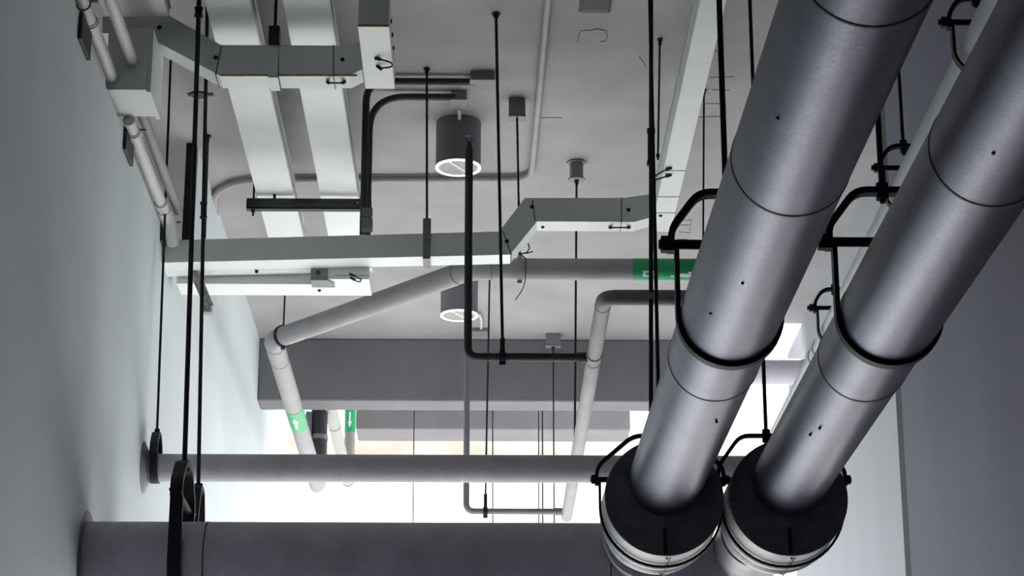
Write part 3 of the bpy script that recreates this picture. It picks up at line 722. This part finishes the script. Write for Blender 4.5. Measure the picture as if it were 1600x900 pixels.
# thin rod with knob to the left end of the long trunking
t = thing('drop_rod', at(325, 212, Z=CE), 'thin rod with a knob from ceiling to trunking beside the left wall opening', 'hanger')
a = at(325, 212, Z=CE); e = at(320, 372, Y=T2Y+.06)
obj('rod', MB().tube([(a), (e.x, e.y, e.z)], .0055, 8), 'black', t)
obj('anchor', MB().lathe(a, (0, 0, -1), [(0, .016), (.008, .016), (.010, .009), (.03, .008)], 12), 'black', t)

# ------------------------------------------------------------------ conduits on top of the left wall
def conduit(name, x, z, y0, y1, r_, label, collars, m='palepipe', end=None):
    t = thing(name, (x, y1, z), label, 'conduit')
    obj('pipe_body', MB().lathe((x, y0, z), (0, 1, 0), [(0, r_), (y1-y0, r_)], 28), m, t)
    for yc in collars:
        mb = MB(); mb.lathe((x, yc, z), (0, 1, 0), [(0, r_), (0, r_+.005), (.05, r_+.005), (.05, r_)], 28, caps=False)
        mb.lathe((x, yc-.014, z), (0, 1, 0), [(0, r_), (0, r_+.003), (.006, r_+.003), (.006, r_)], 28, caps=False); obj('coupling', mb, m, t)
    return t
zc1 = zr(3.338); xc1 = at(128, 0, Z=3.338).x
ty = lambda py, z: at(750, py, Z=z-CAMZ).y
zc0 = zr(3.405)
t = conduit('wall_conduit', at(128, 0, Z=3.405).x, zc0, 4.5, YX+.02, .0235, 'pale conduit in front of the pull box at the top left', [ty(38, zc0)])
def saddle(x, z, y, label, nm='conduit_saddle'):
    t = thing(nm, (WL+.01, y, WT), label, 'bracket')
    obj('base', MB().box(WL-.001, WL+.014, y, y+.19, WT-.075, WT+.03), 'iron', t, .003)
    mb = MB(); mb.tube([(x+.0245*math.cos(a), y+.08, z+.0245*math.sin(a)) for a in [math.pi*2*k/16 for k in range(16)]], .003, 6, closed=True)
    mb.box(x+.022, x+.05, y+.074, y+.086, z+.008, z+.012); obj('clip', mb, 'iron', t)
yE2 = 9.10
t = conduit('wall_conduit', xc1, zc1, yb1+.0, yE2-.10, .0235, 'pale conduit behind the pull box running down to the long trunking', [ty(200, zc1)+.06, ty(318, zc1)])
mb = MB(); mb.tube([(xc1, yE2-.115, zc1), (xc1, yE2-.10, zc1), (xc1+.006, yE2-.06, zc1-.006), (xc1+.014, yE2-.02, zc1-.03), (xc1+.022, yE2+.01, zc1-.07), (xc1+.026, yE2+.045, zc1-.10)], [.026, .029, .031, .032, .031, .028], 20); obj('elbow', mb, 'palepipe', t)
zc2 = zr(3.47); xc2 = at(168, 0, Z=3.47).x+.01
t = conduit('wall_conduit', xc2, zc2, 4.5, YX+.02, .0225, 'second pale conduit beside the one on the left wall, ending at the pull box', [])
t = conduit('wall_conduit', xc2-.01, zr(3.40), yb1, T2Y-.01, .021, 'grey conduit hidden behind the pale one on the left wall', [], 'greypipe')
saddle(at(128, 0, Z=3.405).x, zc0, ty(42, zc0)-.25, 'dark saddle holding the conduit in front of the pull box')
saddle(xc1, zc1, ty(205, zc1)-.05, 'dark saddle holding the conduit just behind the pull box')
saddle(xc1, zc1, ty(343, zc1)-.0, 'dark saddle holding the conduit just before the long trunking')

# ------------------------------------------------------------------ ceiling conduits and boxes
zcc = CE-.022
def cpt(x, y, z=None): return at(x, y, Z=zcc if z is None else z)
def cont(pts, r_, label, m='greypipe', rad=.12):
    mb = MB(); mb.tube(fillet(pts, rad, 8), r_, 16)
    return tag(obj('ceiling_conduit', mb, m), label, 'conduit')
t = cont([cpt(858, -20), cpt(830, 279), cpt(375, 281), cpt(335, 300), at(338, 360, Z=zcc)], .017, 'grey conduit bending across the ceiling behind the round lamp')
def cbox(x0, x1, y0, y1, h, label, m='fitting', oct=False, lens=None):
    """box under the ceiling: front face seen between rows y0 (ceiling) and y1 (bottom edge)"""
    Yf = at(800, y0, Z=CE).y; a = at(x0, y1, Y=Yf); b_ = at(x1, y1, Y=Yf)
    t = thing('junction_box', (((a.x+b_.x)/2), Yf, ZC), label, 'junction box')
    d = lens or (b_.x-a.x)
    if oct:
        cxx = (a.x+b_.x)/2; rr = (b_.x-a.x)/2
        obj('body', MB().lathe((cxx, Yf+rr, ZC), (0, 0, -1), [(0, rr*1.25), (.008, rr*1.25), (.008, rr*.85), (ZC-a.z-.008, rr*.85), (ZC-a.z-.008, rr*1.1), (ZC-a.z, rr*1.1)], 8), m, t)
    else:
        obj('body', MB().box(a.x, b_.x, Yf, Yf+d, a.z+.004, ZC), m, t, .004)
        obj('lid', MB().box(a.x-.003, b_.x+.003, Yf-.003, Yf+d+.003, a.z, a.z+.006), m, t, .002)
    return t, a, b_, Yf, d
tb1 = cbox(735, 773, 111, 125, .05, 'wide ceiling box, uppermost of those around the round lamp', 'fitting', lens=.12)
tb2 = cbox(705, 729, 141, 156, .05, 'small ceiling box feeding the near round lamp', 'fitting', lens=.10)
tb3 = cbox(795, 821, 152, 182, .1, 'square dark ceiling box right of the round lamp with a rod below', 'lampbody', lens=.06)
tb4 = cbox(889, 914, 248, 277, .1, 'eight-sided ceiling box near the trunking step with a rod below', 'lampbody', oct=True)
tb5 = cbox(853, 876, 520, 540, .1, 'small ceiling box close to the deep beam with a rod below', 'lampbody', lens=.06)
tb6 = cbox(737, 763, 512, 518, .1, 'small ceiling box feeding the farther round lamp', 'fitting', lens=.10)
# rods from boxes
def boxrod(px, tb, py_end, Ydelta, r_, label, hook=None):
    t_, a, b_, Yf, d = tb; x = (a.x+b_.x)/2
    Yr = Yf+Ydelta; zt_ = a.z; e = at(hook or px, py_end, Y=Yr)
    mb = MB(); mb.tube([(x, Yr, zt_+.01), (e.x, Yr, e.z)], r_, 8); mb.lathe((x, Yr, zt_+.002), (0, 0, -1), [(0, .014), (.006, .012), (.03, .007)], 10)
    return tag(obj('drop_rod', mb, 'black'), label, 'hanger')
boxrod(898, tb4, 700, .04, .0055, 'long thin rod hanging from the eight-sided ceiling box')
boxrod(866, tb5, 830, .03, .0045, 'thin rod hanging from the small box by the deep beam')
# conduits into boxes and down to trunking
xd = at(572, 250, Y=T2Y+.06).x
zA = CE-.03; yA = at(750, 128, Z=zA).y; yB_ = at(750, 152, Z=zA).y
y1c = T2Y+.06
mb = MB(); mb.tube(fillet([(tb1[1].x+.02, yA, zr(zA)), (at(570, 250, Y=yA).x, yA, zr(zA)), (at(570, 250, Y=yA).x, yA, at(570, 367, Y=yA).z)], .1, 8), .0165, 16)
tag(obj('ceiling_conduit', mb, 'iron'), 'dark conduit from the wide ceiling box dropping into the long trunking', 'conduit')
xd2 = at(577, 250, Y=y1c).x
mb = MB(); mb.tube(fillet([(tb2[1].x+.02, yB_, zr(zA)), (at(576, 250, Y=yB_).x, yB_, zr(zA)), (at(576, 250, Y=yB_).x, yB_, at(576, 372, Y=yB_).z)], .17, 10), .0165, 16)
tag(obj('ceiling_conduit', mb, 'iron'), 'dark curved conduit from the small lamp box dropping into the long trunking', 'conduit')
mb = MB(); a = at(565, 325, Y=y1c-.04); b_ = at(582, 338, Y=y1c-.04); mb.box(a.x, b_.x, y1c-.045, y1c-.035, b_.z, a.z)
mb.box(a.x, b_.x, y1c-.045, y1c+.01, at(570, 345, Y=y1c).z, at(570, 362, Y=y1c).z)
tag(obj('conduit_clip', mb, 'fitting'), 'grey clip where the two dropping conduits enter the long trunking', 'bracket')

# ------------------------------------------------------------------ round lamps
def lamp(cx, cy, label, body_top):
    zl_ = 3.87; c = at(cx, cy, Z=zl_); rr = .108
    t = thing('surface_downlight', (c.x, c.y, ZC), label, 'lamp')
    zb_ = c.z
    mb = MB(); mb.lathe((c.x, c.y, ZC), (0, 0, -1), [(0, rr), (ZC-zb_-.004, rr), (ZC-zb_-.004, rr-.012), (ZC-zb_-.06, rr-.02), (ZC-zb_-.10, .03)], 64); obj('housing', mb, 'lampbody', t)
    mb = MB(); mb.lathe((c.x, c.y, zb_), (0, 0, 1), [(0, rr-.014), (-.004, rr-.012), (-.004, rr+.001), (.004, rr+.001), (.004, rr-.014)], 64, caps=False); obj('rim', mb, 'whiterim', t)
    mb = MB(); mb.lathe((c.x, c.y, zb_+.002), (0, 0, 1), [(0, rr-.013), (.03, rr-.03), (.055, .045), (.06, .01)], 48); obj('reflector', mb, 'reflector', t)
    mb = MB(); mb.tube([(c.x-.05, c.y-.085, zb_+.002), (c.x+.05, c.y+.085, zb_+.002)], .0018, 6); obj('spring_wire', mb, 'whiterim', t)
    return c
L1 = lamp(716, 262, 'round ceiling lamp with bright rim, the nearer of the two', 190)
L2 = lamp(717.5, 493, 'round ceiling lamp with bright rim, the farther one behind the slanting pipe', 440)
mb = MB(); mb.tube([cpt(717, 171, CE-.012), cpt(718, 180, CE-.03), cpt(718, 193, CE-.015)], .008, 8)
tag(obj('flexible_cable', mb, 'palepipe'), 'short pale flexible cable between ceiling box and near round lamp', 'cable')
mb = MB(); mb.tube([cpt(748, 490, CE-.02), cpt(752, 500, CE-.03), cpt(752, 513, CE-.02)], .008, 8)
tag(obj('flexible_cable', mb, 'palepipe'), 'short pale flexible cable between ceiling box and farther round lamp', 'cable')

# ------------------------------------------------------------------ recessed grille, stains, marks
Yg = at(930, 3, Z=CE).y; a = at(905, 5, Z=CE); b_ = at(955, 5, Z=CE); ylo = at(930, 15, Z=CE).y
t = thing('ceiling_speaker', ((a.x+b_.x)/2, ylo, ZC), 'dark recessed fitting with a rounded grey rim at the top edge', 'ceiling fitting')
obj('frame', MB().box(a.x, b_.x, ylo-.30, ylo, ZC-.02, ZC), 'iron', t, .012)
obj('grille', MB().box(a.x+.012, b_.x-.012, ylo-.29, at(930, 8, Z=CE).y, ZC-.024, ZC-.019), 'black', t, .004)
marks = [[(903, 66), (904, 54), (909, 48), (925, 47)], [(925, 47), (932, 45), (947, 48), (949, 58), (946, 64), (938, 65)], [(999, 88), (1010, 105)], [(1110, 80), (1131, 79)], [(1109, 121), (1147, 120)],
         [(1112, 140), (1140, 141)], [(1102, 162), (1131, 162)], [(1088, 183), (1126, 182)], [(1092, 150), (1095, 160)], [(845, 184), (878, 184)], [(1055, 346), (1080, 343), (1078, 364), (1060, 362)], [(1060, 352), (1078, 351)],
         [(1058, 374), (1074, 374)]]
MLAB = ['faint curved pencil line left of the patch outline below the recessed fitting', 'dark upper edge of the patch outline below the recessed fitting', 'short slanted pencil line left of the tall hanger rod',
 'topmost short pencil line between the sloping trunking and clad pipe', 'long pencil line crossing behind the thick rod, second from the top', 'third pencil line from the top beside the thick rod',
 'fourth pencil line from the top beside the thick rod', 'lowest long pencil line right of the sloping trunking', 'short steep pencil line between the stacked pencil lines', 'pencil line just right of the long ceiling conduit',
 'square pencil outline next to the lower end of the sloping trunking', 'pencil line inside the square outline beside the trunking end', 'bottom pencil line just above the hanger bolt of the left clad pipe']
for i, mk in enumerate(marks):
    mb = MB(); mb.tube([at(x, y, Z=CE-.001) for x, y in mk], .0016, 5)
    tag(obj('pencil_mark', mb, 'scribble'), MLAB[i], 'mark', 'pencil marks on the ceiling')

# remaining thin rods beyond
def rod(xt_, yt_, xb_, yb_, Y, r_, label, top=True):
    a = at(xt_, yt_, Y=Y); b_ = at(xb_, yb_, Y=Y)
    if top: a = Vector((a.x, Y, ZC+.8 if Y > 13.5 else ZC))
    mb = MB(); mb.tube([a, b_], r_, 8); mb.lathe(a, (0, 0, -1), [(0, r_*3), (.006, r_*3), (.008, r_*1.8), (.03, r_*1.6)], 10)
    nut(mb, b_+Vector((0, 0, .02)), r_*2, r_*3)
    return tag(obj('drop_rod', mb, 'black'), label, 'hanger')
rod(842, 645, 842, 830, 14.2, .004, 'left of the closely spaced pair of thin rods beyond the deep beam')
rod(848, 645, 848, 830, 14.3, .005, 'right of the closely spaced pair of thin rods beyond the deep beam')
rod(769, 643, 770, 830, 14.1, .004, 'thin rod beyond the deep beam, right of the farther sprinkler branch')
rod(645, 752, 645, 830, 14.4, .0035, 'faint thin rod against the bright sky, left of the sprinkler branches')
rod(1201, 0, 1201, 420, 9.0, .004, 'thin rod half hidden along the left edge of the left clad pipe')
rod(1031, 60, 1028, 250, 8.85, .0045, 'thin short rod just left of the white trunking at the upper right')
a = at(293, 145, Z=CE); b_ = at(334, 149, Z=CE); mb = MB(); cc = (a+b_)/2
mb.lathe((cc.x-.01, cc.y, ZC), (0, 0, -1), [(0, .04), (.008, .038)], 14); mb.box(a.x, b_.x, cc.y-.012, cc.y+.012, ZC-.006, ZC)
tag(obj('anchor_plate', mb, 'iron'), 'small dark anchor plate on the ceiling behind the two left hanger rods', 'bracket')
# stray wire at the step
mb = MB(); pz = YM-.06
mb.tube(fillet([at(822, 405, Y=pz), at(821, 437, Y=pz), at(817, 452, Y=pz), at(805, 469, Y=pz)], .05, 5), .0025, 6)
mb.tube(fillet([at(812, 396, Y=pz), at(822, 396, Y=pz), at(828, 388, Y=pz), at(825, 380, Y=pz)], .02, 5), .003, 6)
mb.tube([at(822, 396, Y=pz), at(833, 393, Y=pz)], .003, 6)
mb.tube([at(822, 405, Y=pz), at(812, 396, Y=pz)], .003, 6)
tag(obj('stray_wire', mb, 'black'), 'loose black wire curling from the trunking step over the slanting pipe', 'wire')
